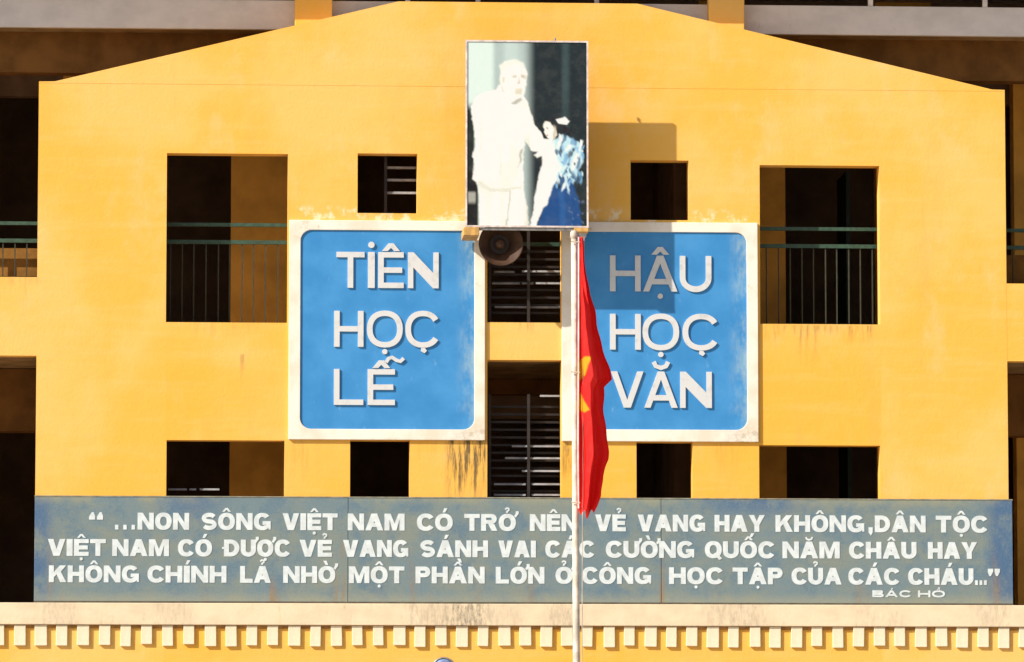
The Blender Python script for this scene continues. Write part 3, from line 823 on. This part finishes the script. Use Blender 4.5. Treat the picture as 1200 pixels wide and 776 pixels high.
# ledge of painted timber that carries the panel
MB().box(px0 - .02, px0 + .16, PY - .02, -.09, pz0 - .10, pz0 - .004).build('support_block', M_OCHRE, por, bevel=.006)
MB().box(px1 - .17, px1 + .0, PY - .01, -.09, pz0 - .05, pz0 - .004).build('support_block', M_OCHRE, por, bevel=.005)
MB().box(px0 + .16, px1 - .17, PY + .01, PY + .05, pz0 - .035, pz0 - .004).build('support_rail', M_STEEL, por)

# ------------------------------------------------------------------ horn loudspeaker under the portrait
YH = -.50
hc = at(587, 285.5, YH)
sp = thing('horn_loudspeaker', (hc.x, YH, hc.z), 'round brown horn loudspeaker hanging under the lower left corner of the portrait', 'loudspeaker')
ax = (.06, -1, -.06)
axv = Vector(ax).normalized(); O = tuple(hc)
MB().lathe([(.248, .0), (.258, .012), (.262, .004), (.250, -.012), (.222, -.035), (.165, -.085), (.115, -.14), (.08, -.20), (.07, -.22), (.07, -.215), (.10, -.145), (.15, -.085), (.205, -.035), (.238, -.006), (.248, .0)], O, ax, 48).build('horn_bell', M_HORN, sp, smooth=True)
MB().lathe([(0, .0), (.03, -.002), (.052, -.02), (.062, -.05), (.062, -.10), (.05, -.15), (0, -.16)], O, ax, 32).build('centre_cone', M_HORN, sp, smooth=True)
MB().lathe([(0, -.20), (.09, -.20), (.10, -.215), (.10, -.32), (.085, -.335), (0, -.336)], O, ax, 32).build('driver', M_HORN2, sp, smooth=True)
MB().lathe([(.0, -.13), (.12, -.13)], O, ax, 32).build('throat', M_HORN2, sp)
MB().tube([(hc.x - .12, YH + .27, hc.z + .0), (hc.x - .12, YH + .27, hc.z + .18), (hc.x - .12, YH + .10, pz0 - .04)], .012, 8).build('mount_bracket', M_STEEL, sp)
MB().tube([(hc.x - .12, YH + .27, hc.z), (hc.x + .11, YH + .27, hc.z)], .012, 8).build('mount_bracket', M_STEEL, sp)
MB().tube([(hc.x + .05, YH + .33, hc.z - .02), (hc.x + .16, YH + .40, hc.z - .2), (hc.x + .2, -.02, hc.z - .1), (hc.x + .22, .3, hc.z + .1)], .006, 6).build('cable', M_HORN2, sp)

# ------------------------------------------------------------------ flagpole and flag
YP = -10.0
pt = at(672.5, 276, YP); pb = at(675.5, 776, YP)
sl = (pb.x - pt.x) / (pb.z - pt.z)
base = Vector((pt.x + sl * (0 - pt.z), YP, 0))
pole = thing('flagpole', tuple(base), 'tall slender cream painted flagpole standing in front of the school between the two signs', 'flagpole')
zz = [0, 2, pb.z, (pb.z + pt.z) / 2, pt.z]
MB().tube([(base.x + sl * z, YP, z) for z in zz], [.055, .045, .035, .031, .028], 24).build('pole', M_POLE, pole, smooth=True)
MB().lathe([(0, .05), (.028, .045), (.036, .025), (.038, 0), (.034, -.02), (.03, -.03)], (pt.x, YP, pt.z), (0, 0, 1), 20).build('truck_cap', M_POLE, pole, smooth=True)
MB().box(pt.x + .03, pt.x + .12, YP - .012, YP + .012, pt.z - .02, pt.z + .02).build('pulley_arm', M_STEEL, pole)
MB().lathe([(.17, 0), (.17, .25), (.15, .3), (.06, .31)], (base.x, YP, 0), (0, 0, 1), 24).build('footing', M_CORN, pole)
MB().tube([(pt.x + .10, YP - .01, pt.z - .01), (pt.x + .085, YP - .035, pt.z - 1.6), (pt.x + .06, YP - .055, 1.4)], .0045, 6).build('halyard', M_ROPE, pole)

# hanging flag: left edge along the pole, right edge drooping outward
rp = [(683, 278), (685, 307), (691, 345), (702, 388), (711, 425), (717, 446), (708, 455), (710, 498), (713, 541), (708, 560), (705, 584), (694, 604)]
lp = [(678.5, 278), (678.5, 400), (678, 500), (678, 560), (678.5, 592)]
def interp(tab, y):
    for (a, ya), (b, yb) in zip(tab, tab[1:]):
        if y <= yb: return a + (b - a) * (y - ya) / (yb - ya)
    return tab[-1][0]
NX, NZ = 70, 200
ru = np.random.RandomState(2)
def flag_pos(u, v):
    y = 278 + v * 326
    # the lower hem rises towards both ends
    yl = 278 + v * (318 + 8 * math.sin(u * 3.0) + 4 * math.sin(u * 14))
    r = interp(rp, min(y, 603)) + (1.3 * math.sin(y * .075) + .6 * math.sin(y * .19 + 1)) * min(1, max(0, (y - 300) / 60)); l = interp(lp, min(y, 591))
    px = l + (r - l) * (u + .06 * math.sin(u * 12 + v * 5) * (1 - u) * u * 4)
    w = (r - l) / 40.0
    amp = .03 + .17 * w
    dep = amp * .7 * (math.sin(u * 8.0 + v * 2.6 + .7 * math.sin(v * 5)) + .5 * math.sin(u * 15 - v * 3.2 + 1.3)) + .025 * math.sin(v * 7 + u * 4)
    Yd = YP - .06 + dep
    p = at(px, yl, YP - .05)
    return (p.x, Yd, p.z)
us, vs_ = np.meshgrid(np.linspace(0, 1, NX + 1), np.linspace(0, 1, NZ + 1))
red = np.zeros(us.shape + (3,)); red[:] = (.80, .016, .014)
# folded-up fragments of the yellow star next to the pole
PXg = np.zeros(us.shape); PYg = np.zeros(us.shape)
for j in range(NZ + 1):
    for i in range(NX + 1):
        u, v = i / NX, j / NZ; y = 278 + v * 326
        r = interp(rp, min(y, 603)); l = interp(lp, min(y, 591))
        PXg[j, i] = l + (r - l) * (u + .06 * math.sin(u * 12 + v * 5) * (1 - u) * u * 4); PYg[j, i] = 278 + v * (318 + 8 * math.sin(u * 3.0) + 4 * math.sin(u * 14))
for poly in ([(677, 424), (684, 419), (691, 421), (687, 430), (685, 440), (677, 447)], [(677, 462), (681, 460), (684, 470), (690, 482), (685, 484), (680, 479), (677, 486)]):
    sd_ = poly_sd(PXg, PYg, poly); t = np.clip(sd_ / 1.2 + .5, 0, 1)[..., None]
    red[:] = red * (1 - t) + np.array((.75, .38, .01)) * t
fl = thing('flag', (pt.x + .1, YP - .05, pt.z - 2.8), 'limp red flag with parts of a yellow star hanging down beside the flagpole', 'flag')
fo = colour_grid('cloth', NX, NZ, flag_pos, red.reshape(-1, 3), M_FLAG, fl, smooth=True)
for v in (.02, .5, .98):
    q = flag_pos(0, v); MB().tube([(q[0] - .075, YP - .045, q[2] + .01), (q[0] + .01, YP - .07, q[2])], .006, 6).build('tie', M_ROPE, fl)
tx = MB().tube([(flag_pos(0, v)[0] - .004, YP - .06, flag_pos(0, v)[2]) for v in np.linspace(0, 1, 12)], .008, 6).build('hoist_band', M_PALE, fl)

# ------------------------------------------------------------------ small round disc below the cornice
dc = at(520, 785, -.02)
disc = thing('round_plaque', (dc.x, -.01, dc.z), 'small round blue grey plaque on the yellow wall under the cornice dentils', 'plaque')
MB().lathe([(0, .06), (.05, .058), (.10, .04), (.125, .015), (.13, 0)], (dc.x, -.002, dc.z), (0, -1, 0), 32).build('disc', M_DISC, disc, smooth=True)
MB().lathe([(.131, .0), (.131, .02), (.145, .02), (.15, .0)], (dc.x, -.002, dc.z), (0, -1, 0), 32).build('rim', M_STEEL, disc, smooth=True)
